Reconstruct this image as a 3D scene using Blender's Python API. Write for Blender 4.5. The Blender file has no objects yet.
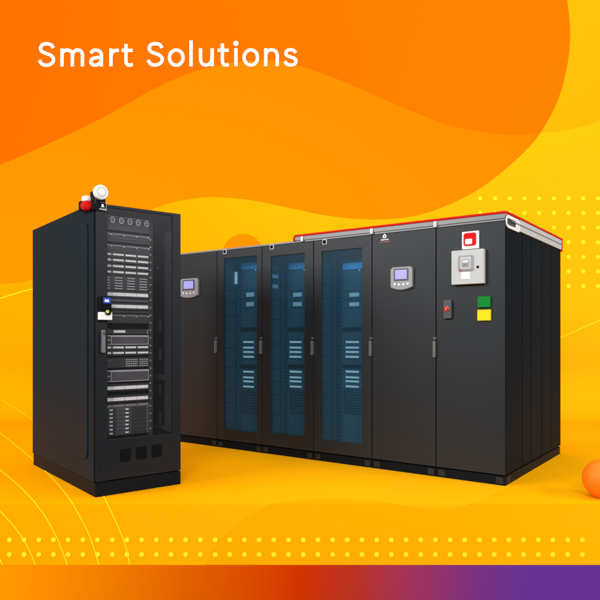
import bpy, bmesh, math, random
from mathutils import Vector
from mathutils.geometry import tessellate_polygon
random.seed(4)
C = bpy.context.scene.collection
sc = bpy.context.scene

# ---------------------------------------------------------------- view constants
F, HX, HY, EYE = 637.86, 300.0, 337.0, 1.1195      # focal length, principal point (px of the 600 px photo), eye height

# ---------------------------------------------------------------- materials
def lin(c):
    return tuple(((v / 255) / 12.92 if v / 255 <= .04045 else ((v / 255 + .055) / 1.055) ** 2.4) for v in c)

def mat(name, rgb, rough=.5, metal=0, spec=.5, var=.06, scale=40, bump=.0, emit=0, linear=False, coat=0):
    m = bpy.data.materials.new(name); m.use_nodes = True
    nt = m.node_tree; b = nt.nodes['Principled BSDF']
    c = rgb if linear else lin(rgb)
    tc = nt.nodes.new('ShaderNodeTexCoord'); nz = nt.nodes.new('ShaderNodeTexNoise')
    nz.inputs['Scale'].default_value = scale; nz.inputs['Detail'].default_value = 4
    nt.links.new(tc.outputs['Object'], nz.inputs['Vector'])
    mx = nt.nodes.new('ShaderNodeMix'); mx.data_type = 'RGBA'
    mx.inputs['A'].default_value = (*[v * (1 - var) for v in c], 1)
    mx.inputs['B'].default_value = (*[min(1, v * (1 + var)) for v in c], 1)
    nt.links.new(nz.outputs['Fac'], mx.inputs['Factor'])
    nt.links.new(mx.outputs['Result'], b.inputs['Base Color'])
    b.inputs['Roughness'].default_value = rough; b.inputs['Metallic'].default_value = metal
    b.inputs['Specular IOR Level'].default_value = spec
    if coat: b.inputs['Coat Weight'].default_value = coat
    if bump:
        n2 = nt.nodes.new('ShaderNodeTexNoise'); n2.inputs['Scale'].default_value = 900
        nt.links.new(tc.outputs['Object'], n2.inputs['Vector'])
        bp = nt.nodes.new('ShaderNodeBump'); bp.inputs['Strength'].default_value = bump; bp.inputs['Distance'].default_value = .0006
        nt.links.new(n2.outputs['Fac'], bp.inputs['Height']); nt.links.new(bp.outputs['Normal'], b.inputs['Normal'])
    if emit:
        nt.links.new(mx.outputs['Result'], b.inputs['Emission Color']); b.inputs['Emission Strength'].default_value = emit
    return m

def printmat(name, stops, axis='X', lo=0, hi=1, k=.93):
    """printed vinyl whose ink runs from one colour to another along a world axis"""
    m = bpy.data.materials.new(name); m.use_nodes = True
    nt = m.node_tree; b = nt.nodes['Principled BSDF']
    tc = nt.nodes.new('ShaderNodeTexCoord'); sp = nt.nodes.new('ShaderNodeSeparateXYZ')
    nt.links.new(tc.outputs['Object'], sp.inputs[0])
    mr = nt.nodes.new('ShaderNodeMapRange'); mr.inputs['From Min'].default_value = lo; mr.inputs['From Max'].default_value = hi
    if axis == 'XZ':
        ad = nt.nodes.new('ShaderNodeMath'); ad.operation = 'SUBTRACT'
        nt.links.new(sp.outputs['X'], ad.inputs[0]); nt.links.new(sp.outputs['Z'], ad.inputs[1]); src = ad.outputs[0]
    else: src = sp.outputs[axis]
    nt.links.new(src, mr.inputs['Value'])
    cr = nt.nodes.new('ShaderNodeValToRGB')
    e = cr.color_ramp.elements
    while len(e) < len(stops): e.new(.5)
    for i, (p, c) in enumerate(stops):
        e[i].position = p; l = lin(c); e[i].color = (l[0] * k, l[1] * k, l[2] * k, 1)
    nt.links.new(mr.outputs['Result'], cr.inputs['Fac'])
    nt.links.new(cr.outputs['Color'], b.inputs['Base Color'])
    b.inputs['Roughness'].default_value = 1; b.inputs['Specular IOR Level'].default_value = 0
    return m

M = {}
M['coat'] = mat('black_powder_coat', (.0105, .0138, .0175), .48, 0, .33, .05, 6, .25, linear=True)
M['coat_rack'] = mat('black_rack_coat', (.0060, .0092, .0130), .45, 0, .20, .06, 5, .25, linear=True)
M['coat_dark'] = mat('dark_plinth_coat', (.005, .0072, .0100), .5, 0, .06, .08, 8, .2, linear=True)
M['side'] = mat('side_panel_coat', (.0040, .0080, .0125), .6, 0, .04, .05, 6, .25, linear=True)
M['side_rack'] = mat('rack_side_coat', (.0098, .0155, .0200), .55, 0, .05, .06, 5, .25, linear=True)
M['seam'] = mat('black_gasket', (.004, .004, .004), .8, 0, .1, linear=True)
M['cap'] = mat('grey_top_cap', (.20, .20, .21), .45, .2, .5, linear=True)
M['white'] = mat('white_paint', (232, 232, 232), .4, 0, .5, .03)
M['offwhite'] = mat('light_grey_panel', (190, 191, 191), .5, 0, .2, .02)
M['greym'] = mat('grey_plastic', (140, 142, 146), .4, 0, .5, .04)
M['dgrey'] = mat('dark_grey_plastic', (60, 61, 64), .4, 0, .5, .06)
M['steel'] = mat('satin_steel', (122, 122, 122), .32, .6, .5, .05)
M['red'] = mat('red_paint', (205, 14, 10), .6, 0, .12, .04)
M['orange'] = mat('orange_plastic', (220, 90, 30), .4)
M['green'] = mat('green_plastic', (6, 128, 48), .6, 0, .12, .03)
M['yellow'] = mat('yellow_plastic', (240, 212, 24), .6, 0, .12, .03)
M['lime'] = mat('lime_plastic', (190, 205, 90), .5)
M['screen'] = mat('lit_lilac_screen', (150, 150, 225), .2, 0, .5, .02, emit=.35)
M['bluescreen'] = mat('lit_blue_screen', (30, 60, 150), .2, 0, .5, .2, 90, emit=.6)
M['whitelit'] = mat('lit_readout', (190, 215, 255), .2, 0, .5, .02, emit=.8)
M['led'] = mat('blue_indicator', (20, 60, 160), .3, emit=.3)
M['inner'] = mat('cabinet_interior_paint', (.080, .125, .150), .6, 0, .1, .10, 3, linear=True)
M['inpost'] = mat('cabinet_frame_paint', (.022, .045, .062), .6, 0, .1, .08, 4, linear=True)
M['inunit'] = mat('cabinet_unit_paint', (.075, .125, .150), .55, 0, .1, .1, 8, linear=True)
M['inlight'] = mat('cabinet_glowing_white', (.95, .97, .97), .5, 0, .2, .05, 60, linear=True, emit=.28)  # white with a faint glow added to brighten ports and paper note
M['inlabel'] = mat('cabinet_label_grey', (.95, .96, .97), .5, 0, .2, .15, 90, linear=True)
M['inblue'] = mat('cabinet_blue_unit', (.08, .36, .70), .5, 0, .3, .35, 25, linear=True, emit=.12)
M['rin'] = mat('rack_interior', (.028, .029, .032), .6, 0, .2, .08, linear=True)
M['rpost'] = mat('rack_post_grey', (.062, .065, .072), .45, 0, .4, .08, linear=True)
M['unit'] = mat('rack_unit_black', (.019, .020, .023), .45, 0, .4, .12, 30, linear=True)
M['bezel'] = mat('rack_unit_bezel', (.075, .068, .085), .5, 0, .4, .25, 260, linear=True)
M['silver'] = mat('silver_bezel', (.46, .47, .49), .4, .2, .5, .12, 60, linear=True)
M['port'] = mat('pale_port_strip', (.97, .97, .97), .5, 0, .3, .08, 120, linear=True)
M['dot'] = mat('yellow_dot_ink', (255, 222, 36), 1, 0, 0, .01)
M['line'] = mat('yellow_line_ink', (255, 216, 12), .8, 0, .1, .01)
M['letter'] = mat('white_letter_ink', (255, 252, 246), .7, 0, .1, .01)

def glass(name, tint, refl, haze, hazecol):
    m = bpy.data.materials.new(name); m.use_nodes = True
    nt = m.node_tree; nt.nodes.clear()
    out = nt.nodes.new('ShaderNodeOutputMaterial'); tr = nt.nodes.new('ShaderNodeBsdfTransparent')
    tr.inputs[0].default_value = (*tint, 1)
    gl = nt.nodes.new('ShaderNodeBsdfGlossy'); gl.inputs['Roughness'].default_value = .28; gl.inputs[0].default_value = (.9, .95, 1, 1)
    df = nt.nodes.new('ShaderNodeBsdfDiffuse'); df.inputs[0].default_value = (*hazecol, 1)
    fr = nt.nodes.new('ShaderNodeFresnel'); fr.inputs['IOR'].default_value = refl
    m1 = nt.nodes.new('ShaderNodeMixShader'); m1.inputs[0].default_value = haze
    nt.links.new(tr.outputs[0], m1.inputs[1]); nt.links.new(df.outputs[0], m1.inputs[2])
    m2 = nt.nodes.new('ShaderNodeMixShader'); nt.links.new(fr.outputs[0], m2.inputs[0])
    nt.links.new(m1.outputs[0], m2.inputs[1]); nt.links.new(gl.outputs[0], m2.inputs[2])
    nt.links.new(m2.outputs[0], out.inputs[0])
    return m
M['blueglass'] = glass('blue_tinted_glass', (.68, .85, .94), 1.12, .11, (.065, .17, .26))
M['clearglass'] = glass('smoked_glass', (.95, .95, .96), 1.13, .08, (.05, .05, .055))

# ---------------------------------------------------------------- mesh helpers
def box(bm, x0, x1, y0, y1, z0, z1):
    v = [bm.verts.new(p) for p in ((x0, y0, z0), (x1, y0, z0), (x1, y1, z0), (x0, y1, z0), (x0, y0, z1), (x1, y0, z1), (x1, y1, z1), (x0, y1, z1))]
    for f in ((0, 3, 2, 1), (4, 5, 6, 7), (0, 1, 5, 4), (1, 2, 6, 5), (2, 3, 7, 6), (3, 0, 4, 7)): bm.faces.new([v[i] for i in f])

def prism(bm, pts, y0, y1):
    """outline in x,z pushed along y"""
    a = [bm.verts.new((x, y0, z)) for x, z in pts]; b = [bm.verts.new((x, y1, z)) for x, z in pts]
    bm.faces.new(a); bm.faces.new(list(reversed(b))); n = len(pts)
    for i in range(n): bm.faces.new((a[i], b[i], b[(i + 1) % n], a[(i + 1) % n]))

def ring(bm, outer, inner, y0, y1):
    n = len(outer)
    L = [[bm.verts.new((x, y, z)) for x, z in o] for y in (y0, y1) for o in (outer, inner)]
    for i in range(n):
        j = (i + 1) % n
        bm.faces.new((L[0][i], L[0][j], L[1][j], L[1][i])); bm.faces.new((L[2][j], L[2][i], L[3][i], L[3][j]))
        bm.faces.new((L[0][j], L[0][i], L[2][i], L[2][j])); bm.faces.new((L[1][i], L[1][j], L[3][j], L[3][i]))

def rect(x0, x1, z0, z1): return [(x0, z0), (x1, z0), (x1, z1), (x0, z1)]

def rrect(x0, x1, z0, z1, r, n=5):
    p = []
    for cx, cz, a in ((x1 - r, z0 + r, -90), (x1 - r, z1 - r, 0), (x0 + r, z1 - r, 90), (x0 + r, z0 + r, 180)):
        for i in range(n + 1):
            t = math.radians(a + 90 * i / n); p.append((cx + r * math.cos(t), cz + r * math.sin(t)))
    return p

def disc(cx, cz, r, n=24): return [(cx + r * math.cos(2 * math.pi * i / n), cz + r * math.sin(2 * math.pi * i / n)) for i in range(n)]

def obj(name, bm, m, parent=None, bevel=0, smooth=False, seg=2):
    bmesh.ops.recalc_face_normals(bm, faces=bm.faces)
    if bevel:
        ed = [e for e in bm.edges if len(e.link_faces) == 2 and e.calc_face_angle(0) > .6]
        bmesh.ops.bevel(bm, geom=ed, offset=bevel, segments=seg, affect='EDGES', profile=.5, clamp_overlap=True)
    me = bpy.data.meshes.new(name); bm.to_mesh(me); bm.free(); me.materials.append(m)
    if smooth:
        for p in me.polygons: p.use_smooth = True
    o = bpy.data.objects.new(name, me); C.objects.link(o)
    if parent: o.parent = parent
    return o

def ob(name, m, parent, *args, bevel=.0015, fn=box):
    bm = bmesh.new(); fn(bm, *args); return obj(name, bm, m, parent, bevel)

def thing(name, label, cat, loc, rz=0, group=None):
    o = bpy.data.objects.new(name, None); C.objects.link(o); o.location = loc; o.rotation_euler = (0, 0, rz)
    o['label'] = label; o['category'] = cat
    if group: o['group'] = group
    return o

def smoothline(pts, n=10):
    out = []
    P = [pts[0]] + list(pts) + [pts[-1]]
    for i in range(1, len(P) - 2):
        p0, p1, p2, p3 = P[i - 1], P[i], P[i + 1], P[i + 2]
        for k in range(n):
            t = k / n
            out.append(tuple(.5 * ((2 * p1[j]) + (-p0[j] + p2[j]) * t + (2 * p0[j] - 5 * p1[j] + 4 * p2[j] - p3[j]) * t * t + (-p0[j] + 3 * p1[j] - 3 * p2[j] + p3[j]) * t ** 3) for j in (0, 1)))
    out.append(tuple(pts[-1]))
    return out

# ---------------------------------------------------------------- the setting: a printed sweep on a low platform
Y0, YA, R, YW, ZTOP = 4.26, 8.3, .7, 9.0, 7.5
VA = YA - Y0; VB = VA + R * math.pi / 2
def prof(v, off=0):
    if v <= VA: return (Y0 + v, off)
    if v < VB:
        a = (v - VA) / R; return (YA + (R - off) * math.sin(a), R - (R - off) * math.cos(a))
    return (YW - off, R + v - VB)
def wall_uv(x, y):
    """where on the sweep a line of sight meets it: across and along the sheet"""
    lo, hi = 0, VB + 12
    for _ in range(50):
        mid = (lo + hi) / 2; Y, z = prof(mid)
        if HY + F * (EYE - z) / Y > y: lo = mid
        else: hi = mid
    Y, z = prof(lo); return ((x - HX) / F * Y, lo)
def wall_pt(u, v, off): Y, z = prof(v, off); return Vector((u, Y, z))
def front_pt(x, y): return ((x - HX) / F * Y0, EYE - (y - HY) / F * Y0)

vs = [i * .5 for i in range(int(VA / .5) + 1)] + [VA] + [VA + R * math.pi / 2 * i / 120 for i in range(1, 121)] + [VB + 1, VB + 3, VB + ZTOP - R]
us = [-5.4, -3, 0, 3, 5.4]
bm = bmesh.new()
g = [[bm.verts.new(wall_pt(u, v, 0)) for u in us] for v in vs]
for i in range(len(vs) - 1):
    for j in range(len(us) - 1): bm.faces.new((g[i][j], g[i][j + 1], g[i + 1][j + 1], g[i + 1][j]))
M['sweep'] = printmat('printed_yellow', [(0, (255, 160, 0)), (.28, (255, 166, 0)), (.55, (255, 179, 8)), (1, (255, 188, 12))], 'X', -4.4, 4.2)
back = obj('backdrop', bm, M['sweep'], smooth=True); back['kind'] = 'structure'

def flat_shape(name, pts, m, off):
    bm = bmesh.new()
    vv = []
    pts = [p for i, p in enumerate(pts) if i == 0 or math.dist(p, pts[i - 1]) > .2]
    for x, y in pts:
        u, v = wall_uv(x, y); vv.append(bm.verts.new(wall_pt(u, v, off)))
    for a, b, c in tessellate_polygon([[Vector((p.co.x, p.co.z, 0)) for p in vv]]):
        try: bm.faces.new((vv[a], vv[b], vv[c]))
        except ValueError: pass
    for f in bm.faces:
        f.normal_update()
        if f.normal.y > 0: f.normal_flip()
    me = bpy.data.meshes.new(name); bm.to_mesh(me); bm.free(); me.materials.append(m)
    o = bpy.data.objects.new(name, me); C.objects.link(o); o.parent = back; return o

circle_edge = [(456, 201.5), (485, 185), (509, 166), (529, 147), (542.5, 129.5), (557, 102), (566.5, 69), (570, 35), (567, 0), (560, -30)]
low = smoothline([(-60, 292), (0, 284), (33, 279), (80, 255), (130, 222), (160, 206), (190, 199), (215, 197), (250, 200), (290, 208), (330, 216), (375, 219.5), (418, 215)] + circle_edge)
M['orange2'] = printmat('printed_mid_orange', [(0, (255, 126, 0)), (1, (255, 140, 0))], 'Z', 4.8, 2.0)
flat_shape('orange_shape', low + [(-60, -30)], M['orange2'], .0015)
wave = smoothline([(-60, 190), (0, 165), (50, 143), (100, 119), (150, 91), (190, 73), (230, 63), (270, 60), (300, 66), (340, 80), (400, 106), (450, 125), (500, 134), (520, 134.8), (538, 133.2)])
ce = [p for p in smoothline(circle_edge) if p[1] < 133]
M['orange1'] = printmat('printed_deep_orange', [(0, (255, 97, 0)), (.5, (255, 108, 0)), (1, (255, 123, 0))], 'XZ', -9, .6)
flat_shape('deep_orange_shape', wave + ce + [(-60, -30)], M['orange1'], .003)
M['amber'] = printmat('printed_amber', [(0, (255, 173, 8)), (1, (255, 175, 10))], 'X', 3, 5)
flat_shape('amber_shape', list(reversed(ce)) + smoothline([(541, 132.6), (570, 129), (600, 120), (650, 95)]) + [(650, -30)], M['amber'], .0015)
flat_shape('orange_disc', [(243 + 21 * math.cos(i * math.pi / 24), 255 + 21 * math.sin(i * math.pi / 24)) for i in range(48)], M['orange2'], .0015)

def dots(name, centres, r, place, parent, nrm):
    bm = bmesh.new()
    for x, y in centres:
        c = place(x, y)
        f = bm.faces.new([bm.verts.new(c + Vector((r * math.cos(2 * math.pi * i / 20), 0, r * math.sin(2 * math.pi * i / 20)))) for i in range(20)])
    for f in bm.faces:
        f.normal_update()
        if f.normal.y > 0: f.normal_flip()
    me = bpy.data.meshes.new(name); bm.to_mesh(me); bm.free(); me.materials.append(M['dot'])
    o = bpy.data.objects.new(name, me); C.objects.link(o); o.parent = parent
dots('dot_pattern', [(480.3 + 14.7 * i, 198.5 + 14.6 * j) for i in range(14) for j in range(7)], 2.15 * 9 / F, lambda x, y: wall_pt(*wall_uv(x, y), .003), back, None)

def ribbon(bm, pts3, nrms, w):
    prev = None
    for i, p in enumerate(pts3):
        d = (pts3[min(i + 1, len(pts3) - 1)] - pts3[max(i - 1, 0)]).normalized()
        s = d.cross(nrms[i]).normalized() * w / 2
        cur = (bm.verts.new(p + s), bm.verts.new(p - s))
        if prev: bm.faces.new((prev[0], cur[0], cur[1], prev[1]))
        prev = cur
def wall_line(pts, w):
    bm = bmesh.new(); P, N = [], []
    for x, y in smoothline(pts):
        u, v = wall_uv(x, y); p = wall_pt(u, v, .003); P.append(p); N.append((wall_pt(u, v, .02) - p).normalized())
    ribbon(bm, P, N, w); o = obj('printed_line', bm, M['line'], back)
wall_line([(-40, 312), (0, 298.5), (33, 289), (70, 284), (110, 284)], .017)
wall_line([(555, 340), (580, 329), (600, 320), (650, 296)], .017)

edge_y = HY + F * EYE / Y0                      # where the platform edge is seen
def region_on_sweep(pts, m):
    bm = bmesh.new(); prev = None
    for x, y in smoothline(pts, 14):
        u, v = wall_uv(x, y)
        k = [wall_pt(0, t, .004) for t in (0,)]
        col = []
        n = 160
        for i in range(n + 1):
            t = v * i / n; Y, z = prof(t, .0015)
            Yb, zb = prof(v); uu = (x - HX) / F * Y
            # the sheet's edge runs along the sweep; inside it only fills towards the platform edge
            col.append(bm.verts.new((uu, Y, z)))
        if prev:
            for i in range(n): bm.faces.new((prev[i], col[i], col[i + 1], prev[i + 1]))
        prev = col
    return obj('amber_shape', bm, m, back, smooth=True)
M['amber2'] = printmat('printed_low_amber', [(0, (255, 166, 0)), (.5, (255, 172, 2)), (1, (255, 187, 8))], 'X', -1, 3)
region_on_sweep([(270, 504.4), (300, 500), (330, 499), (365, 500), (400, 504.4)], M['amber2'])
region_on_sweep([(468, 504.4), (490, 496), (520, 477), (545, 446), (561, 425), (580, 411), (600, 400), (640, 384), (700, 376)], M['amber2'])

# lettering on the backdrop
S_ = [(53.4, 48.2), (51.5, 45.2), (47, 43.9), (42.5, 45), (40.6, 48.6), (42.3, 51.8), (46.5, 53.7), (50.6, 55.3), (53.6, 58.8), (52.4, 63), (47.5, 65.3), (42.5, 64.4), (39.4, 60.4)]
def oval(cx, cy, rx, ry): return [(cx + rx * math.cos(math.pi * 2 * i / 16), cy + ry * math.sin(math.pi * 2 * i / 16)) for i in range(17)]
def sft(p, dx): return [(x + dx, y) for x, y in p]
strokes = [S_, [(62.1, 66.6), (62.1, 48.7)], [(62.1, 57.5), (62.6, 53.2), (65, 50.7), (68, 50.3), (71, 51.6), (72.5, 55), (72.5, 60), (72.5, 66.6)],
    [(72.5, 57.5), (73.2, 53.2), (75.6, 50.7), (78.6, 50.3), (81.4, 51.6), (82.6, 55), (82.6, 60), (82.6, 66.6)],
    [(91, 53.4), (92.8, 51), (96, 50.3), (99.5, 51.3), (101.5, 54.5), (101.5, 60), (101.5, 66.6)],
    [(101.5, 57.6), (97.2, 57.8), (92.8, 58.9), (91, 61.6), (92.2, 64.4), (95.5, 65.4), (99.3, 63.9), (101.5, 60.6)],
    [(111.1, 66.6), (111.1, 48.7)], [(111.1, 58), (111.9, 53.6), (114.6, 51), (119, 50.5)],
    [(126.1, 44.3), (126.1, 52), (126.1, 60), (126.6, 63.6), (128.8, 65.3), (133, 64.9)], [(121.8, 50.6), (132.8, 50.6)],
    sft(S_, 108.7), oval(176.4, 57.9, 6.8, 7.6), [(191.2, 40.8), (191.2, 66.6)],
    [(200.7, 48.7), (200.7, 55), (200.8, 60.5), (202.6, 64.2), (206, 65.4), (209.6, 64.1), (211.8, 60.6), (212.2, 56)], [(212.3, 48.7), (212.3, 66.6)],
    [(222.5, 43.9), (222.5, 52), (222.5, 60), (223, 63.6), (225, 65.3), (228.8, 64.9)], [(217.8, 50.6), (228.7, 50.6)],
    [(236, 48.7), (236, 66.6)], oval(250.9, 57.9, 6.7, 7.6), [(265.8, 66.6), (265.8, 48.7)],
    [(265.8, 58), (266.4, 53.4), (269, 50.8), (272.4, 50.3), (275.8, 51.8), (277.3, 55.5), (277.3, 60), (277.3, 66.6)],
    [(295.8, 53.4), (293.8, 51), (290.4, 50.2), (287, 51.2), (285.8, 53.8), (287.3, 56.2), (290.8, 57.5), (294.4, 58.9), (296, 61.4), (294.6, 64.4), (290.8, 65.4), (287, 64.6), (284.8, 61.6)]]
bm = bmesh.new(); k_ = YW / F
for n_, st in enumerate(strokes):
    P = [Vector(((x - HX) * k_, YW - .005 - .0004 * n_, EYE - (y - HY) * k_)) for x, y in (smoothline(st, 6) if len(st) > 2 else st)]
    P = [p for i, p in enumerate(P) if i == 0 or (p - P[i - 1]).length > 1e-4]
    ribbon(bm, P, [Vector((0, -1, 0))] * len(P), 3.25 * k_)
bm.faces.new([bm.verts.new(((236 + 2.6 * math.cos(a * math.pi / 10) - HX) * k_, YW - .016, EYE - (43.9 + 2.6 * math.sin(a * math.pi / 10) - HY) * k_)) for a in range(20)])
obj('lettering', bm, M['letter'], back)

# platform front (yellow board above a band that runs orange to purple)
ZB = EYE - (565 - HY) / F * Y0
M['front'] = printmat('printed_platform_yellow', [(0, (255, 162, 0)), (.5, (255, 180, 8)), (1, (255, 186, 10))], 'X', -2.2, 2.2)
bm = bmesh.new(); bm.faces.new([bm.verts.new(p) for p in ((-5.4, Y0, ZB), (5.4, Y0, ZB), (5.4, Y0, 0), (-5.4, Y0, 0))])
pf = obj('platform_front', bm, M['sweep']); pf['kind'] = 'structure'
M['band'] = printmat('printed_band', [(0, (255, 150, 0)), (.30, (224, 96, 0)), (.50, (205, 52, 0)), (.60, (180, 50, 36)), (.80, (118, 50, 128)), (.88, (102, 50, 150)), (1, (102, 50, 150))], 'X', *(front_pt(0, 0)[0], front_pt(600, 0)[0]))
bm = bmesh.new(); box(bm, -5.4, 5.4, Y0 - .002, Y0 + .05, -.95, ZB - .001)
obj('colour_band', bm, M['band'], pf)
bm = bmesh.new(); prev = None
for x, y in smoothline([(205, 564.8), (212, 552), (225, 535), (243, 520), (265, 507.2), (269, 505)]) + [(400, 505)] + smoothline([(400, 505), (425, 508.5), (448, 509), (468, 505)]) + [(700, 505)]:
    X, z = front_pt(x, y); X2, z2 = front_pt(x, 564.8)
    cur = (bm.verts.new((X, Y0 - .0015, z)), bm.verts.new((X, Y0 - .0015, z2 - .0001)))
    if prev and abs(prev[0].co.x - X) > 1e-5: bm.faces.new((prev[0], cur[0], cur[1], prev[1]))
    prev = cur
obj('amber_shape', bm, M['amber2'], pf)
dots('dot_pattern', [(9.6 + 14.68 * i, y) for i in range(40) for y in (539.7, 554.4)], 2.5 * Y0 / F, lambda x, y: Vector((front_pt(x, y)[0], Y0 - .0025, front_pt(x, y)[1])), pf, None)
for pts in ([(-20, 387), (0, 399), (32, 419.5), (58, 441), (80, 464), (97, 485.5), (107.7, 504.5), (117, 524), (125, 544), (130, 564.8)],
            [(-20, 419), (0, 433), (32, 459), (53, 479), (71.5, 502), (87, 530), (94, 548), (99, 564.8)],
            [(-20, 456), (0, 470), (23, 490), (43, 513), (58, 540), (67.5, 564.8)],
            [(-8, 504.9), (0, 510.7), (17, 530), (28, 547), (35.5, 564.8)], [(-10, 548), (0, 560), (2.6, 564.8)]):
    full = smoothline(pts, 12); up = [p for p in full if p[1] < edge_y - .3]; dn = [p for p in full if p[1] > edge_y + .3]
    if up:
        t = (edge_y - up[-1][1]) / (dn[0][1] - up[-1][1]); xe = up[-1][0] + t * (dn[0][0] - up[-1][0])
        bm = bmesh.new(); P = []
        for x, y in up + [(xe, edge_y - .02)]: P.append(wall_pt(*wall_uv(x, y), .002))
        P[-1].y = Y0 - .002
        ribbon(bm, P, [Vector((0, -.2, 1)).normalized()] * len(P), .0085); obj('printed_line', bm, M['line'], back)
        dn = [(xe, edge_y)] + dn
    bm = bmesh.new(); P = [Vector((front_pt(x, y)[0], Y0 - .002, front_pt(x, y)[1])) for x, y in dn]
    if up: P[0].z = .002
    ribbon(bm, P, [Vector((0, -1, 0))] * len(P), .0085); obj('printed_line', bm, M['line'], pf)
bm = bmesh.new(); v = [bm.verts.new(p) for p in ((-9, -8, -.95), (9, -8, -.95), (9, Y0 + .04, -.95), (-9, Y0 + .04, -.95))]; bm.faces.new(v)
fl = obj('floor', bm, mat('dark_studio_floor', (.05, .05, .05), .7, 0, .2, .1, 3, linear=True)); fl['kind'] = 'structure'

# orange ball at the platform edge
bx = (603.5 - HX) / F * 4.42
bm = bmesh.new(); bmesh.ops.create_uvsphere(bm, u_segments=64, v_segments=40, radius=.134)
ball = obj('ball', bm, mat('orange_ball_plastic', (255, 122, 4), .55, 0, .3, .03, 8), smooth=True); ball.location = (bx, 4.43, .134)
ball['label'] = 'plain orange ball at the right edge, on the yellow ground'; ball['category'] = 'ball'

# ---------------------------------------------------------------- the row of cabinets
RN = Vector((1.5399, 4.7836)); YAW = .947695
sx, sy = math.cos(YAW), math.sin(YAW)            # into the row
RZ = YAW - math.pi / 2
def rowL(px, d=0):                               # distance left of the near corner, seen through pixel column px at depth d
    t = (px - HX) / F
    return (RN.x + sx * d - t * (RN.y + sy * d)) / (sy + t * sx)
def rowP(px, py, d=0):                           # (L, z)
    L = rowL(px, d); Y = RN.y + sx * L + sy * d
    return L, EYE - (py - HY) / F * Y
seams = [rowL(x) for x in (436, 372, 313.5, 262, 217)]
edges = [0] + seams + [seams[-1] + .60]
H = 2.0; DEP = 1.655; PL = .078
ROWG = 'cabinets standing side by side in the long row'

def cab_origin(i):                               # left front base corner of cabinet i (0 = nearest)
    L = edges[i + 1]; return (RN.x - sy * L, RN.y + sx * L, 0)

def badge(door, x, z, s=.046):
    b = ob('badge', M['offwhite'], door, x - s / 2, x + s / 2, -.006, .002, z - s / 2, z + s / 2)
    ob('badge_field', M['seam'], door, x - s * .34, x + s * .34, -.0085, -.006, z - s * .34, z + s * .34, bevel=0)

def handle(door, x, z0=.955, z1=1.115):
    bm = bmesh.new(); prism(bm, rrect(x - .011, x + .011, z0, z1 - .028, .008), -.026, .004); obj('handle', bm, M['steel'], door, .003)
    bm = bmesh.new(); prism(bm, rrect(x - .012, x + .012, z1 - .020, z1 + .004, .010), -.014, .004); lk = obj('lock', bm, M['steel'], door, .002)
    bm = bmesh.new(); prism(bm, disc(x, z1 - .009, .005, 14), -.016, -.014); obj('keyhole', bm, M['seam'], door)

def control_panel(T, O, pxs):                    # grey control panel with a lit screen; pxs = (x0, x1, y0, y1) as seen
    (L0, zt), (L1, zb) = rowP(pxs[0], pxs[2]), rowP(pxs[1], pxs[3])
    x0, x1 = O - L0, O - L1; zb = zb; w = x1 - x0; h = zt - zb; xc = (x0 + x1) / 2
    def outline(k, dz=0):
        p = []
        for i in range(13): t = i / 12; p.append((xc + (t - .5) * w * k, zb + (1 - k) * h / 2 + .13 * h * (2 * t - 1) ** 2 * 1.0 + dz))
        p += [(xc + .5 * w * k, zt - .10 * h - (1 - k) * h / 2), (xc + .40 * w * k, zt - (1 - k) * h / 2), (xc - .40 * w * k, zt - (1 - k) * h / 2), (xc - .5 * w * k, zt - .10 * h - (1 - k) * h / 2)]
        return p
    bm = bmesh.new(); prism(bm, outline(1.08), -.012, .004); cp = obj('control_panel', bm, M['dgrey'], T, .003)
    bm = bmesh.new(); prism(bm, outline(1), -.026, -.012); obj('bezel', bm, M['greym'], cp, .004)
    ob('screen_frame', M['dgrey'], cp, xc - .33 * w, xc + .33 * w, -.029, -.026, zb + .40 * h, zb + .93 * h)
    ob('screen', M['screen'], cp, xc - .265 * w, xc + .265 * w, -.031, -.029, zb + .47 * h, zb + .87 * h, bevel=0)
    for k in (-.3, -.1, .1, .3):
        bm = bmesh.new(); prism(bm, disc(xc + k * w, zb + .255 * h - .02 * h * (abs(k) < .2), .0105, 16), -.0295, -.026); obj('button', bm, M['white'], cp, .0015)

def plinth(T, w, left=True):
    pl = ob('plinth', M['coat_dark'], T, .001, w - .001, .006, DEP - .02, 0, PL - .008, bevel=.002)
    for x in (.045, w - .045):
        ob('joint_plate', M['coat'], pl, x - .028, x + .028, .002, .006, .012, PL - .018, bevel=.001)
    return pl

def solid_cabinet(i, label):
    O = edges[i + 1]; w = edges[i + 1] - edges[i]
    T = thing('equipment_cabinet', label, 'cabinet', cab_origin(i), RZ, ROWG)
    plinth(T, w)
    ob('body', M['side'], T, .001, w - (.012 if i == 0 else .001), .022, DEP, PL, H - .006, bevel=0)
    ob('top_cap', M['cap'] , T, .001, w - .001, .004, DEP, H - .005, H + .012, bevel=.002)
    d = ob('door', M['coat'], T, .004, w - .004, 0, .02, PL + .003, H - .009, bevel=.002)
    return T, d, O, w

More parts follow.
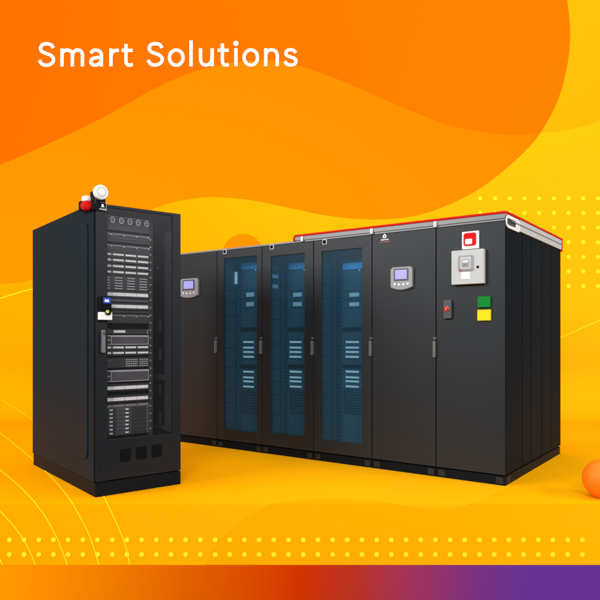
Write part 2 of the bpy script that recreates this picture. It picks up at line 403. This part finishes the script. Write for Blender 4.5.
def glass_cabinet(i, label, win, topy, boty):
    O = edges[i + 1]; w = edges[i + 1] - edges[i]
    T = thing('server_cabinet', label, 'cabinet', cab_origin(i), RZ, ROWG)
    plinth(T, w)
    bm = bmesh.new()
    box(bm, .001, .03, .022, DEP, PL, H - .006); box(bm, w - .03, w - .001, .022, DEP, PL, H - .006)
    box(bm, .03, w - .03, DEP - .02, DEP, PL, H - .006); box(bm, .03, w - .03, .022, DEP - .02, PL, PL + .03); box(bm, .03, w - .03, .022, DEP - .02, H - .03, H - .006)
    obj('body', bm, M['side'], T)
    ob('top_cap', M['cap'], T, .001, w - .001, .004, DEP, H - .005, H + .012, bevel=.002)
    x0 = O - rowL(win[0]); x1 = O - rowL(win[1])
    z1 = rowP((win[0] + win[1]) / 2, topy)[1]; z0 = rowP((win[0] + win[1]) / 2, boty)[1]
    bm = bmesh.new(); ring(bm, rect(.004, w - .004, PL + .003, H - .009), rect(x0, x1, z0, z1), 0, .02)
    door = obj('door', bm, M['coat'], T, .0015)
    ob('glass_pane', M['blueglass'], door, x0, x1, .008, .012, z0, z1, bevel=0)
    # interior
    D = .25
    def q(px, py, d=D): L, z = rowP(px, py, d); return O - L, z
    # inner left wall lined with panels
    zs = [.11]
    while zs[-1] < 1.80: zs.append(min(zs[-1] + random.choice((.13, .2, .24)), 1.96))
    for a, b in zip(zs[:-1], zs[1:]):
        ob('lining_panel', M['inner'], T, .031, .040, .03, D - .004, a + .003, b - .003, bevel=.001)
    # front post with holes
    xp = O - rowL(win[0] + (win[1] - win[0]) * .54, D)
    post = ob('mounting_post', M['inpost'], T, .036, xp - .035, D, D + .03, .11, 1.96)
    ob('post_lip', M['inner'], post, .036 + .035, .036 + .042, D - .02, D, .11, 1.96, bevel=0)
    rail = ob('mounting_rail', M['inner'], T, xp - .034, xp, D - .004, D + .02, .11, 1.96)
    bm = bmesh.new()
    for k in range(56): box(bm, xp - .027, xp - .009, D - .006, D - .0035, .16 + k * .032, .16 + k * .032 + .018)
    obj('rail_holes', bm, M['seam'], rail)
    xr = w - .034
    def unit(name, y0, y1, m, dd=0, xa=None, xb=None):
        za = q(win[1] - 10, y1)[1]; zb_ = q(win[1] - 10, y0)[1]
        return ob(name, m, T, (xp + .001) if xa is None else xa, xr if xb is None else xb, D + dd, D + .06 + dd, za, zb_), za, zb_
    # blanking plates, from the top down
    ys = [topy - 6, topy + 12]
    unit('blanking_plate', topy - 8, 262.6, M['inunit'])
    u, za, zb_ = unit('blue_unit', 263, 269.4, M['inblue'], -.01)
    bm = bmesh.new(); prism(bm, disc((xp + xr) / 2 - .03, za - .012, .006, 12), D - .006, D); obj('indicator', bm, M['inlight'], u)
    unit('blanking_plate', 269.8, 290.5, M['inunit'], .002)
    for y0, y1 in ((291, 298.5), (300.5, 308)):
        u, za, zb_ = unit('rack_module', y0, y1, M['inunit'], -.004)
        xa = q(win[1] - 2.4, y0)[0]
        ob('label_strip', M['inlabel'], u, xa - .105, xa, D - .007, D - .004, za + .016, zb_ - .018, bevel=.001)
        if y0 < 295: unit('blanking_plate', 298.8, 300.2, M['inunit'], .002)
    unit('blanking_plate', 308.3, 327.5, M['inunit'], .002)
    unit('shelf', 328, 330.2, M['seam'], -.03)
    unit('blanking_plate', 330.5, 339.5, M['inunit'], .004)
    for ys in ((342, 347.6, 352, 356.8), (371.7, 377.4, 381.4, 386.6)):
        u, za, zb_ = unit('port_panel', ys[0] - 2.2, ys[-1] + 2.5, M['inunit'], -.004)
        for y in ys:
            z = q(win[1] - 8, y)[1]; xa = q(win[1] - 2.4, y)[0] - .144; bm = bmesh.new()
            for k in range(12): box(bm, xa + k * .012, xa + k * .012 + .0080, D - .008, D - .004, z - .0085, z + .0085)
            obj('port_row', bm, M['inlight'], u)
        if ys[0] < 350:
            unit('blanking_plate', 359.6, 364.6, M['inunit'], .004); unit('shelf', 365, 367.2, M['seam'], -.03); unit('blanking_plate', 367.5, 369.2, M['inunit'], .004)
    u, za, zb_ = unit('vent_panel', 389.4, 414, M['inpost'], .004)
    for k in range(9):
        z = za + (zb_ - za) * (k + .5) / 9; ob('louvre', M['inner'], u, xp + .02, xr - .02, D - .004, D + .004, z - .004, z + .004, bevel=0)
    unit('blanking_plate', 414.4, boty + 10, M['inunit'], .004)
    return T, door, O, w, q, post

T1, d1, O, w = solid_cabinet(5, 'black cabinet with control screen at the row\'s left end, partly behind the server rack')
control_panel(T1, O, (181.5, 199.5, 279.5, 297.5)); handle(d1, w - .008)
T2, d2, O, w, q, post = glass_cabinet(4, 'blue glass door cabinet with a tall white note inside its upper left', (224, 256.8), 257, 430.5)
badge(d2, *(lambda a: (O - a[0], a[1]))(rowP(225, 251.7))); handle(d2, w - .008)
xa, za = q(230.8, 284.4, .225); xb, zb_ = q(237.2, 271.8, .225)
ob('paper_note', M['inlight'], post, xa, xb, .225, .229, za, zb_, bevel=0)  # plain paper; its brightness is lifted by the material's added glow
T3, d3, O, w, q, post = glass_cabinet(3, 'middle of the three blue glass door cabinets, under the start of the red edge', (271, 304.5), 254.6, 434.5)
badge(d3, *(lambda a: (O - a[0], a[1]))(rowP(272, 247))); handle(d3, w - .008)
for y0, y1 in ((274, 277.8), (284, 287.8)):
    xa, za = q(271.6, y1, .03); 
    t = rowL(271.6, .05)
    ob('label_strip', M['inlabel'], T3, .0405, .042, .04, .20, rowP(276, y1, .12)[1], rowP(276, y0, .12)[1], bevel=0)
T4, d4, O, w, q, post = glass_cabinet(2, 'blue glass door cabinet directly left of the black cabinet with the white logo', (321.6, 362), 249.6, 442)
badge(d4, *(lambda a: (O - a[0], a[1]))(rowP(324.8, 242))); handle(d4, w - .008)
T5, d5, O, w = solid_cabinet(1, 'black cabinet with a white logo above a grey control screen')
control_panel(T5, O, (391.8, 413.6, 268, 289.5)); handle(d5, w - .008)
def rp(px, py): L, z = rowP(px, py); return O - L, z
lx, lz = rp(384.7, 236.3)
bm = bmesh.new(); n = 20
ring(bm, disc(lx, lz, .016, 20), disc(lx, lz, .007, 20), -.0025, .002)
for a in (90, 210, 330):
    t = math.radians(a); prism(bm, disc(lx + .015 * math.cos(t), lz + .015 * math.sin(t), .006, 8), -.004, .0005)
obj('emblem', bm, M['white'], d5)
def wordmark(door, x0, x1, z, h, m, name='wordmark'):
    bm = bmesh.new(); x = x0
    while x < x1:
        ww = random.uniform(.5, 1.0) * h; box(bm, x, min(x + ww, x1), -.002, .002, z - h / 2 * random.uniform(.6, 1), z + h / 2); x += ww + h * .3
    return obj(name, bm, m, door)
wordmark(d5, lx - .035, lx + .038, lz - .029, .009, M['white'])
wordmark(d5, lx - .047, lx + .050, lz - .047, .0045, M['orange'])
T6, d6, O, w = solid_cabinet(0, 'black end cabinet with white alarm box, red sign and green and yellow plates')
def plate(name, m, px0, px1, py0, py1, y0, y1, parent=None, bev=.002, r=0):
    (xa, zt_), (xb, zb2) = rp(px0, (py0)), rp(px1, (py1))
    xm = (px0 + px1) / 2; zt_ = rp(xm, py0)[1]; zb2 = rp(xm, py1)[1]
    bm = bmesh.new()
    prism(bm, rrect(xa, xb, zb2, zt_, r) if r else rect(xa, xb, zb2, zt_), y0, y1); return obj(name, bm, m, parent or T6, bev)
sg = plate('alarm_sign', M['white'], 462.5, 479.3, 231.5, 249, -.012, .002)
plate('red_symbol', M['red'], 464.2, 476.8, 233, 246, -.0155, -.012, sg, .0008, .018)
plate('white_symbol', M['white'], 466, 472.8, 239.2, 244.4, -.0175, -.0155, sg, 0, .006)
bx6 = plate('alarm_box', M['offwhite'], 453.6, 485.4, 250.4, 284.4, -.045, .002, None, .003)
def dev(name, m, a, b, c, d, y0, y1, r=0, bev=.001): return plate(name, m, a, b, c, d, y0, y1, bx6, bev, r)
dev('indicator_case', M['greym'], 460.8, 475.6, 256, 271.5, -.055, -.045, .014, .002)
dev('indicator_case', M['offwhite'], 463, 473.6, 257.8, 269.8, -.060, -.055, .010, .002)
dev('indicator_window', M['greym'], 464.6, 472.2, 260.2, 267.8, -.063, -.060, .003)
dev('indicator_bar', M['white'], 465.6, 471.4, 261.4, 263.2, -.065, -.063)
dev('indicator_bar', M['dgrey'], 465.6, 469.6, 265.4, 265.9, -.065, -.063, 0, 0)
dev('label_plate', M['white'], 463.4, 472, 272.2, 279.6, -.0475, -.045)
dev('lamp', M['red'], 462.2, 463.6, 269.8, 271.2, -.059, -.045)
x, z = rp(480, 267.4); bm = bmesh.new(); prism(bm, disc(x, z, .0095, 16), -.052, -.045); obj('box_lock', bm, M['seam'], bx6, .001)
ps = plate('push_station', M['dgrey'], 444.6, 452.4, 300, 318.6, -.028, .002, None, .003, .006)
x, z = rp(448.2, 309); 
bm = bmesh.new(); prism(bm, disc(x, z, .021, 24), -.036, -.028); obj('collar', bm, M['orange'], ps, .002)
bm = bmesh.new(); ring(bm, disc(x, z, .015, 24), disc(x, z, .007, 24), -.046, -.036); obj('push_button', bm, M['red'], ps, .001)
bm = bmesh.new(); prism(bm, disc(x, z, .005, 16), -.042, -.036); obj('button_centre', bm, M['white'], ps)
plate('green_plate', M['green'], 478.4, 490.8, 296.6, 307.2, -.020, .002, None, .002)
plate('yellow_plate', M['yellow'], 478.2, 491.2, 309.8, 320.6, -.020, .002, None, .002)
# side panels on the visible end
sd = [.003, .415, .664, .997, 1.295, DEP - .002]
for a, b in zip(sd[:-1], sd[1:]):
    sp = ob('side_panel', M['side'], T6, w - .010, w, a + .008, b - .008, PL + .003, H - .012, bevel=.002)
for y in (.05, DEP - .10): ob('joint_plate', M['coat'], T6, w - .001, w + .002, y, y + .05, .012, PL - .018, bevel=.001)

# ---------------------------------------------------------------- red edged tray on top of the row
LT = rowL(294.5)
tray = thing('cable_tray', 'grey and white cable tray with a red edge running along the top of the row', 'cable tray', (RN.x - sy * LT, RN.y + sx * LT, H + .013), RZ)
ob('front_rail', M['cap'], tray, .01, LT - .002, -.006, .006, -.002, .034, bevel=.002)
ob('red_edge', M['red'], tray, 0, LT + .004, -.012, .008, .035, .052, bevel=.003)
ob('end_cap', M['red'], tray, -.010, .010, -.014, .04, -.004, .036, bevel=.006)
ob('side_rail', M['offwhite'], tray, LT - .004, LT + .010, .335, DEP - .01, -.058, .034, bevel=.002)
ob('side_lip', M['cap'], tray, LT + .010, LT + .013, .10, DEP - .02, -.012, -.004, bevel=0)
ob('red_edge', M['red'], tray, LT - .006, LT + .014, .009, DEP + .02, .035, .052, bevel=.003)
ob('end_post', M['red'], tray, LT - .008, LT + .014, DEP - .008, DEP + .012, -.075, .034, bevel=.003)
ob('tray_bottom', M['cap'], tray, .01, LT - .006, .008, DEP, .004, .012, bevel=0)
ob('back_rail', M['greym'], tray, .01, LT - .006, DEP - .01, DEP, .013, .034, bevel=0)
# rounded lifting lug at the near corner: a white loop with a dark slot
lug = bmesh.new()
def yring(bm, outer, inner, x0, x1):             # the same ring, lying in the side plane
    n = len(outer); L = [[bm.verts.new((x, y, z)) for y, z in o] for x in (x0, x1) for o in (outer, inner)]
    for i in range(n):
        j = (i + 1) % n
        bm.faces.new((L[0][i], L[0][j], L[1][j], L[1][i])); bm.faces.new((L[2][j], L[2][i], L[3][i], L[3][j]))
        bm.faces.new((L[0][j], L[0][i], L[2][i], L[2][j])); bm.faces.new((L[1][i], L[1][j], L[3][j], L[3][i]))
yring(lug, rrect(.0, .34, -.070, .030, .048, 8), rrect(.018, .24, -.046, .004, .024, 8), LT + .002, LT + .010)
lg = obj('corner_lug', lug, M['white'], tray, .002)
ob('slot_back', M['dgrey'], tray, LT - .003, LT + .001, .008, .334, -.06, .026, bevel=0)
for px in (303, 372.5, 436):
    L = rowL(px); x = LT - L
    br = ob('bracket', M['white'], tray, x - .014, x + .011, -.020, -.012, -.014, .030, bevel=.003)
    ob('bracket_slot', M['greym'], br, x + .001, x + .006, -.0215, -.020, -.008, .012, bevel=0)

# ---------------------------------------------------------------- the tall server rack at the left
KN = Vector((-1.42756, 4.43987)); KY = .670581
kx, ky = math.cos(KY), math.sin(KY)
KW, KD, KH = .668, 1.480, 2.0566
def rk(px, py, d=0):
    t = (px - HX) / F
    x = (t * (KN.y + kx * d) - (KN.x - ky * d)) / (kx - t * ky)
    Y = KN.y + ky * x + kx * d
    return x, EYE - (py - HY) / F * Y
rack = thing('server_rack', 'tall free standing black server rack with glass door, in front of the row', 'server rack', (KN.x, KN.y, 0), KY)
KP = .103
ob('plinth', M['coat_dark'], rack, .004, KW - .002, .004, KD - .01, 0, KP - .004, bevel=.003)
bm = bmesh.new()
box(bm, 0, .012, .026, KD, KP, KH); box(bm, KW - .016, KW, .026, KD, KP, KH); box(bm, .012, KW - .016, KD - .02, KD, KP, KH)
box(bm, .012, KW - .016, .026, KD - .02, KP, KP + .03); box(bm, .012, KW - .016, .026, KD - .02, KH - .02, KH)
obj('body', bm, M['side_rack'], rack)
# raised panel on the left side
bm = bmesh.new(); 
o_ = rrect(.13, KD - .12, KP + .14, KH - .12, .06, 6)
a = [bm.verts.new((-.0005, y, z)) for y, z in o_]; b = [bm.verts.new((-.009, y, z)) for y, z in o_]
bm.faces.new(b); bm.faces.new(a)
for i in range(len(o_)): bm.faces.new((a[i], a[(i + 1) % len(o_)], b[(i + 1) % len(o_)], b[i]))
obj('side_panel', bm, M['side_rack'], rack, .003)
# door
wx0, wz0 = rk(107.5, 438.5)[0], rk(140, 436.5)[1]
wx1, wz1 = rk(172.5, 430)[0], rk(140, 211.5)[1]
bm = bmesh.new(); ring(bm, rect(.010, KW - .004, KP + .004, KH - .002), rect(wx0, wx1, wz0, wz1), 0, .022)
kd = obj('door', bm, M['coat_rack'], rack, .002)
ob('glass_pane', M['clearglass'], kd, wx0, wx1, .006, .011, wz0, wz1, bevel=0)
for px0, px1, py0, py1 in ((120, 131, 448.8, 461.5), (136, 146.7, 446.6, 459.2), (151.6, 162, 444.3, 457)):
    xa, xb = rk(px0, 450)[0], rk(px1, 450)[0]; zt_ = rk((px0 + px1) / 2, py0)[1]; zb2 = rk((px0 + px1) / 2, py1)[1]
    bm = bmesh.new(); prism(bm, rrect(xa, xb, zb2, zt_, .012), -.003, .001); v_ = obj('vent', bm, M['seam'], kd, .001)
    bm = bmesh.new()
    for k in range(7): z = zb2 + (zt_ - zb2) * (k + .8) / 7.6; box(bm, xa + .006, xb - .006, -.0055, -.003, z - .0022, z + .0022)
    obj('vent_slats', bm, M['coat_dark'], v_)
# handle, access reader
xa, xb = rk(100.5, 340)[0], rk(104.3, 340)[0]; zt_, zb2 = rk(102, 330)[1], rk(102, 353)[1]
bm = bmesh.new(); prism(bm, rrect(xa, xb, zb2, zt_, .008), -.030, .001); hd = obj('handle', bm, M['steel'], kd, .004)
ob('handle_lock', M['dgrey'], kd, xa + .004, xb - .004, -.034, -.030, zt_ - .035, zt_ - .012)
xa, xb = rk(98.3, 305)[0], rk(109.8, 305)[0]; zt_, zb2 = rk(103, 296.6)[1], rk(103, 312)[1]
rd = ob('access_reader', M['seam'], kd, xa, xb, -.035, .001, zb2, zt_, bevel=.003)
ob('reader_screen', M['bluescreen'], rd, xa + .022, xb - .006, -.037, -.035, zt_ - .048, zt_ - .008, bevel=0)
ob('readout', M['whitelit'], rd, xa + .032, xb - .022, -.038, -.037, zt_ - .038, zt_ - .022, bevel=0)
zb3 = rk(103, 320)[1]
kb = ob('key_box', M['white'], kd, xa - .004, xb + .002, -.042, .001, zb3, zb2 - .002, bevel=.003)
bm = bmesh.new(); prism(bm, disc((xa + xb) / 2 + .010, zb2 - .002, .021, 24), -.056, -.042); obj('knob', bm, M['seam'], kb, .003)
bm = bmesh.new(); prism(bm, disc((xa + xb) / 2 + .002, zb2 + .001, .012, 18), -.0600, -.056); obj('knob_face', bm, M['lime'], kb, .001)
# emblem plate
xa, xb = rk(98.3, 206)[0], rk(106.3, 206)[0]; zt_, zb2 = rk(102, 202.2)[1], rk(102, 210.6)[1]
em = ob('emblem_plate', M['greym'], kd, xa, xb, -.004, .001, zb2, zt_, bevel=.001)
ob('emblem_field', M['seam'], em, xa + .005, xb - .005, -.0055, -.004, zb2 + .018, zt_ - .005, bevel=0)
bm = bmesh.new(); prism(bm, disc((xa + xb) / 2, zt_ - .022, .0085, 12), -.007, -.0055); prism(bm, rect((xa + xb) / 2 - .011, (xa + xb) / 2 + .013, zt_ - .036, zt_ - .031), -.007, -.0055); obj('emblem_mark', bm, M['white'], em)
ob('emblem_field', M['seam'], em, xa + .004, xb - .004, -.0055, -.004, zb2 + .004, zb2 + .015, bevel=0)
wm = bmesh.new(); x = xa + .006
while x < xb - .008: box(wm, x, x + .005, -.0068, -.0055, zb2 + .006, zb2 + .012); x += .0072
obj('wordmark', wm, M['white'], em)
# alarm devices on the top near corner
brk = bmesh.new(); box(brk, .004, .075, -.004, .004, KH - .06, KH + .095)
al = obj('bracket_plate', brk, M['coat_dark'], rack, .002)
ob('bracket_plate', M['coat_dark'], rack, -.008, .003, .0, .07, KH - .05, KH + .082)
cx, cz = rk(101.8, 192, -.04)
def ydrum(bm, cx, cz, prof_):
    n = 36; prev = None
    for r, y in prof_:
        cur = [bm.verts.new((cx + r * math.cos(2 * math.pi * i / n), y, cz + r * math.sin(2 * math.pi * i / n))) for i in range(n)]
        if prev:
            for i in range(n): bm.faces.new((prev[i], prev[(i + 1) % n], cur[(i + 1) % n], cur[i]))
        else: bm.faces.new(cur)
        prev = cur
    bm.faces.new(prev)
bm = bmesh.new(); ydrum(bm, cx, cz, [(.046, -.005), (.052, -.012), (.052, -.030), (.047, -.038), (.040, -.041), (.038, -.037), (.030, -.037), (.026, -.043), (.008, -.046)])
sd_ = obj('smoke_detector', bm, M['white'], rack, smooth=False)
bm = bmesh.new(); ring(bm, disc(cx, cz, .0335, 24), disc(cx, cz, .031, 24), -.0385, -.036); obj('detector_slot', bm, M['greym'], sd_)
# red and white sounder on the side
t = thing  # (kept short)
def side_box(name, m, y0, y1, z0, z1, x0, x1, parent=rack, bev=.003): return ob(name, m, parent, x0, x1, y0, y1, z0, z1, bevel=bev)
side_box('sounder_bracket', M['coat_dark'], .13, .20, KH - .035, KH + .030, -.045, -.0005)
bm = bmesh.new(); ydrum(bm, -.030, KH - .014, [(.020, .115), (.034, .105), (.036, .06), (.030, .045), (.012, .040)])
so = obj('sounder', bm, M['red'], rack, smooth=False)
bm = bmesh.new()
n = 24; prev = None
for r, z in ((.030, KH + .014), (.034, KH + .022), (.034, KH + .038), (.027, KH + .050), (.010, KH + .055)):
    cur = [bm.verts.new((-.030 + r * math.cos(2 * math.pi * i / n), .078 + r * math.sin(2 * math.pi * i / n), z)) for i in range(n)]
    if prev:
        for i in range(n): bm.faces.new((prev[i], prev[(i + 1) % n], cur[(i + 1) % n], cur[i]))
    else: bm.faces.new(cur)
    prev = cur
bm.faces.new(prev); obj('sounder_dome', bm, M['white'], so)
bm = bmesh.new(); box(bm, -.030, -.004, -.003, .012, KP + .01, KH - .01)

# equipment
D = .15
XL, XR = .085, rk(149.5, 300, D)[0]
def zy(y, x=112): return rk(x, y, D)[1]
ob('inner_wall', M['rin'], rack, .013, XL - .03, D + .02, D + .04, KP + .031, KH - .021, bevel=0)
mr = ob('mounting_rail', M['rin'], rack, XR - .004, XR + .030, D + .004, D + .03, KP + .031, KH - .021)
bm = bmesh.new()
for k in range(26):
    z = zy(432) + k * (zy(236) - zy(432)) / 25; box(bm, XR + .003, XR + .011, D - .003, D + .004, z - .005, z + .005)
obj('rail_screws', bm, M['silver'], mr)
ob('back_panel', M['rin'], rack, .013, KW - .017, .95, .96, KP + .031, KH - .021, bevel=0)
def unit(name, y0, y1, m, front=0, dep=.35):
    return ob(name, m, rack, XL, XR - .005, D + front, D + dep, zy(y1), zy(y0))
segw = (XR - .005 - XL) / 4
def bars(parent, y, h, m, thin=False, name='port_strip', inset=.006):
    z = zy(y); bm = bmesh.new()
    for k in range(4):
        a = XL + k * segw + inset; b_ = XL + (k + 1) * segw - inset
        n = 6 if m is M['port'] else 1
        for j in range(n): box(bm, a + (b_ - a) * j / n, a + (b_ - a) * (j + 1) / n - (.0022 if n > 1 else 0), D - .006, D, z - h / 2, z + h / 2)
    return obj(name, bm, m, parent)
def screws(parent, y, m=None, r=.004):
    z = zy(y); bm = bmesh.new()
    for k in range(4):
        prism(bm, disc(XL + (k + .96) * segw, z, r, 10), D - .006, D); 
    return obj('screw_row', bm, m or M['silver'], parent)
# cable rings at the top
u = unit('cable_manager', 215, 230, M['unit'])
ob('wire_bar', M['silver'], u, XL, XR - .01, D - .012, D - .009, zy(216.5) - .0015, zy(216.5) + .0015, bevel=0)
for k in range(6):
    bm = bmesh.new(); xx = XL + .02 + k * .066; zz = zy(220.5)
    bmesh.ops.create_circle(bm, segments=4, radius=.001)
    bm.clear(); ring(bm, rrect(xx - .018, xx + .014, zz - .024, zz + .018, .014), rrect(xx - .014, xx + .010, zz - .020, zz + .014, .010), D - .05, D - .046)
    box(bm, xx - .004, xx + .002, D - .046, D, zz - .003, zz + .003)
    obj('cable_ring', bm, M['silver'], u)
for y in (236.5, 248, 318):
    u = unit('patch_panel', y - 4.5, y + 5, M['unit'])
    bars(u, y - 2.6, .0035, M['silver']); bars(u, y + 1.6, .003, M['bezel']); screws(u, y - 2, M['silver'], .006); screws(u, y + 2.4, M['bezel'], .006)
for y in (254.2, 259.8, 265.9, 271.8, 347.5, 353):
    u = unit('patch_panel', y - 2.5, y + 2.7, M['unit']); bars(u, y, .0135, M['port'])
u = unit('module_chassis', 275, 290, M['unit'])
for k in range(5): bars(u, 277.5 + k * 2.7, .0055, M['silver'], inset=.018, name='module_row')
def brightpanel(y):
    u = unit('network_switch', y - 3.5, y + 3.5, M['unit'], -.002)
    z = zy(y)
    bm = bmesh.new()
    for k in range(24):
        a = XL + .004 + k * (XR - XL - .016) / 24; box(bm, a, a + (XR - XL - .016) / 24 - (.0035 if k % 6 == 5 else .0012), D - .008, D - .001, z - .013, z + .011)
    obj('port_strip', bm, M['port'], u)
for y in (294, 306, 388, 399.4): brightpanel(y)
u = unit('blanking_plate', 298.5, 301.5, M['bezel'], .003); u = unit('blanking_plate', 310.3, 312.8, M['unit'], .002)
u = unit('power_unit', 329, 334, M['unit']); z = zy(331.5)
ob('display_strip', M['port'], u, XL + .11, XL + .20, D - .004, D, z - .009, z + .009, bevel=.001)
ob('unit_handle', M['silver'], u, XR - .022, XR - .018, D - .012, D, z - .018, z + .018, bevel=.001)
for y0, y1 in ((335.2, 344.8), (370.4, 382)):
    u = unit('server', y0, y1, M['silver'], .001); za, zb2 = zy(y1), zy(y0)
    bm = bmesh.new(); box(bm, XL + .098, XR - .012, D - .004, D + .001, za + .008, zb2 - .012); g_ = obj('mesh_bezel', bm, M['bezel'], u, .001)
    bm = bmesh.new(); box(bm, XL + .006, XL + .090, D - .003, D + .001, za + .006, zb2 - .008); obj('drive_bay', bm, M['unit'], u)
    ob('drive_bay_edge', M['silver'], u, XL + .012, XL + .085, D - .006, D - .003, (za + zb2) / 2 - .003, (za + zb2) / 2 + .003, bevel=0)
u = unit('network_switch', 358, 368, M['unit']); 
bm = bmesh.new()
for r_ in range(4):
    z = zy(360 + r_ * 2.1)
    for k in range(10): box(bm, XR - .19 + k * .018, XR - .19 + k * .018 + (.013 if k != 5 else .004), D - .004, D, z - .0035, z + .0035)
obj('port_block', bm, M['silver'], u)
ob('label_plate', M['bezel'], u, XL + .04, XL + .09, D - .003, D, zy(361.5), zy(359.5), bevel=0)
u = unit('disk_array', 404.5, 436, M['bezel'], -.001)
for r_ in range(7):
    z1_ = zy(408.5 + r_ * 3.9); z0_ = zy(408.5 + r_ * 3.9 + 3.1)
    for c_ in range(3):
        a = XL + .006 + c_ * .122; dr = ob('disk_drive', M['unit'] if c_ != 1 else M['rpost'], u, a, a + .115, D - .008, D - .001, z0_, z1_, bevel=.001)
        ob('drive_latch', M['port'], dr, a + .070, a + .094, D - .011, D - .008, (z0_ + z1_) / 2 - .004, (z0_ + z1_) / 2 + .005, bevel=0) if c_ < 2 else None
bars(u, 406.3, .006, M['silver'])
# inner right wall with its post, braces and latch bars, seen past the equipment
WX = KW - .018
def wallpt(px, py, x=WX):
    t = (px - HX) / F
    d = (KN.x + kx * x - t * (KN.y + ky * x)) / (ky + t * kx)
    return d, EYE - (py - HY) / F * (KN.y + ky * x + kx * d)
da, db = wallpt(171.6, 300)[0], wallpt(166, 300)[0]
ob('side_post', M['rpost'], rack, WX - .012, WX + .001, da, db, wallpt(168, 431)[1], wallpt(168, 232)[1])
ob('cross_brace', M['unit'], rack, WX - .009, WX + .001, wallpt(165, 300)[0], .8, wallpt(160, 247)[1], wallpt(160, 240)[1])
ob('cross_brace', M['rpost'], rack, WX - .006, WX + .001, wallpt(165, 300)[0], .8, wallpt(160, 380)[1], wallpt(160, 374.5)[1])
ob('cross_brace', M['rpost'], rack, WX - .006, WX + .001, wallpt(165, 300)[0], .8, wallpt(160, 428)[1], wallpt(160, 425)[1])
for y0, y1 in ((319, 331), (348, 360), (384, 394), (412, 424)):
    d, za = wallpt(160.5, y1); ob('latch_bar', M['rpost'], rack, WX - .010, WX + .001, d - .006, d + .006, za, wallpt(160.5, y0)[1], bevel=.001)
d, z = wallpt(158, 268); ob('indicator', M['led'], rack, WX - .010, WX + .001, d - .016, d + .016, z - .010, z + .010, bevel=.002)
ob('inner_strip', M['coat_rack'], rack, WX - .004, WX + .001, wallpt(157, 300)[0], wallpt(155, 300)[0], KP + .05, KH - .05)

# ---------------------------------------------------------------- camera
cam = bpy.data.cameras.new('camera'); co = bpy.data.objects.new('camera', cam); C.objects.link(co); sc.camera = co
co.location = (0, 0, EYE); co.rotation_euler = (math.pi / 2, 0, 0)
cam.sensor_width = 36; cam.lens = F / 600 * 36; cam.shift_y = (HY - 300) / 600; cam.clip_end = 200

# ---------------------------------------------------------------- light
w_ = bpy.data.worlds.new('World'); sc.world = w_; w_.use_nodes = True
w_.node_tree.nodes['Background'].inputs[0].default_value = (1, 1, 1, 1); w_.node_tree.nodes['Background'].inputs[1].default_value = .27
def softbox(loc, target, sx_, sy_, watts):
    l = bpy.data.lights.new('softbox', 'AREA'); l.shape = 'RECTANGLE'; l.size = sx_; l.size_y = sy_; l.energy = watts; l.color = (1, .985, .97)
    o = bpy.data.objects.new('softbox', l); C.objects.link(o); o.location = loc
    o.rotation_euler = (Vector(target) - Vector(loc)).to_track_quat('-Z', 'Y').to_euler()
softbox((-8, 1.2, 4.7), (0, 6.2, 1.2), 4.5, 2.4, 600)
softbox((8, 0, 4.7), (0, 6.2, 1.2), 4.5, 2.4, 430)
softbox((0, -6.5, 6.2), (0, 6.0, .6), 7, 4, 1180)
softbox((0, 5.6, 9.5), (0, 6.4, 0), 9, 3, 330)

sc.view_settings.view_transform = 'Standard'; sc.view_settings.look = 'None'
sc.view_settings.exposure = 0; sc.view_settings.gamma = 1
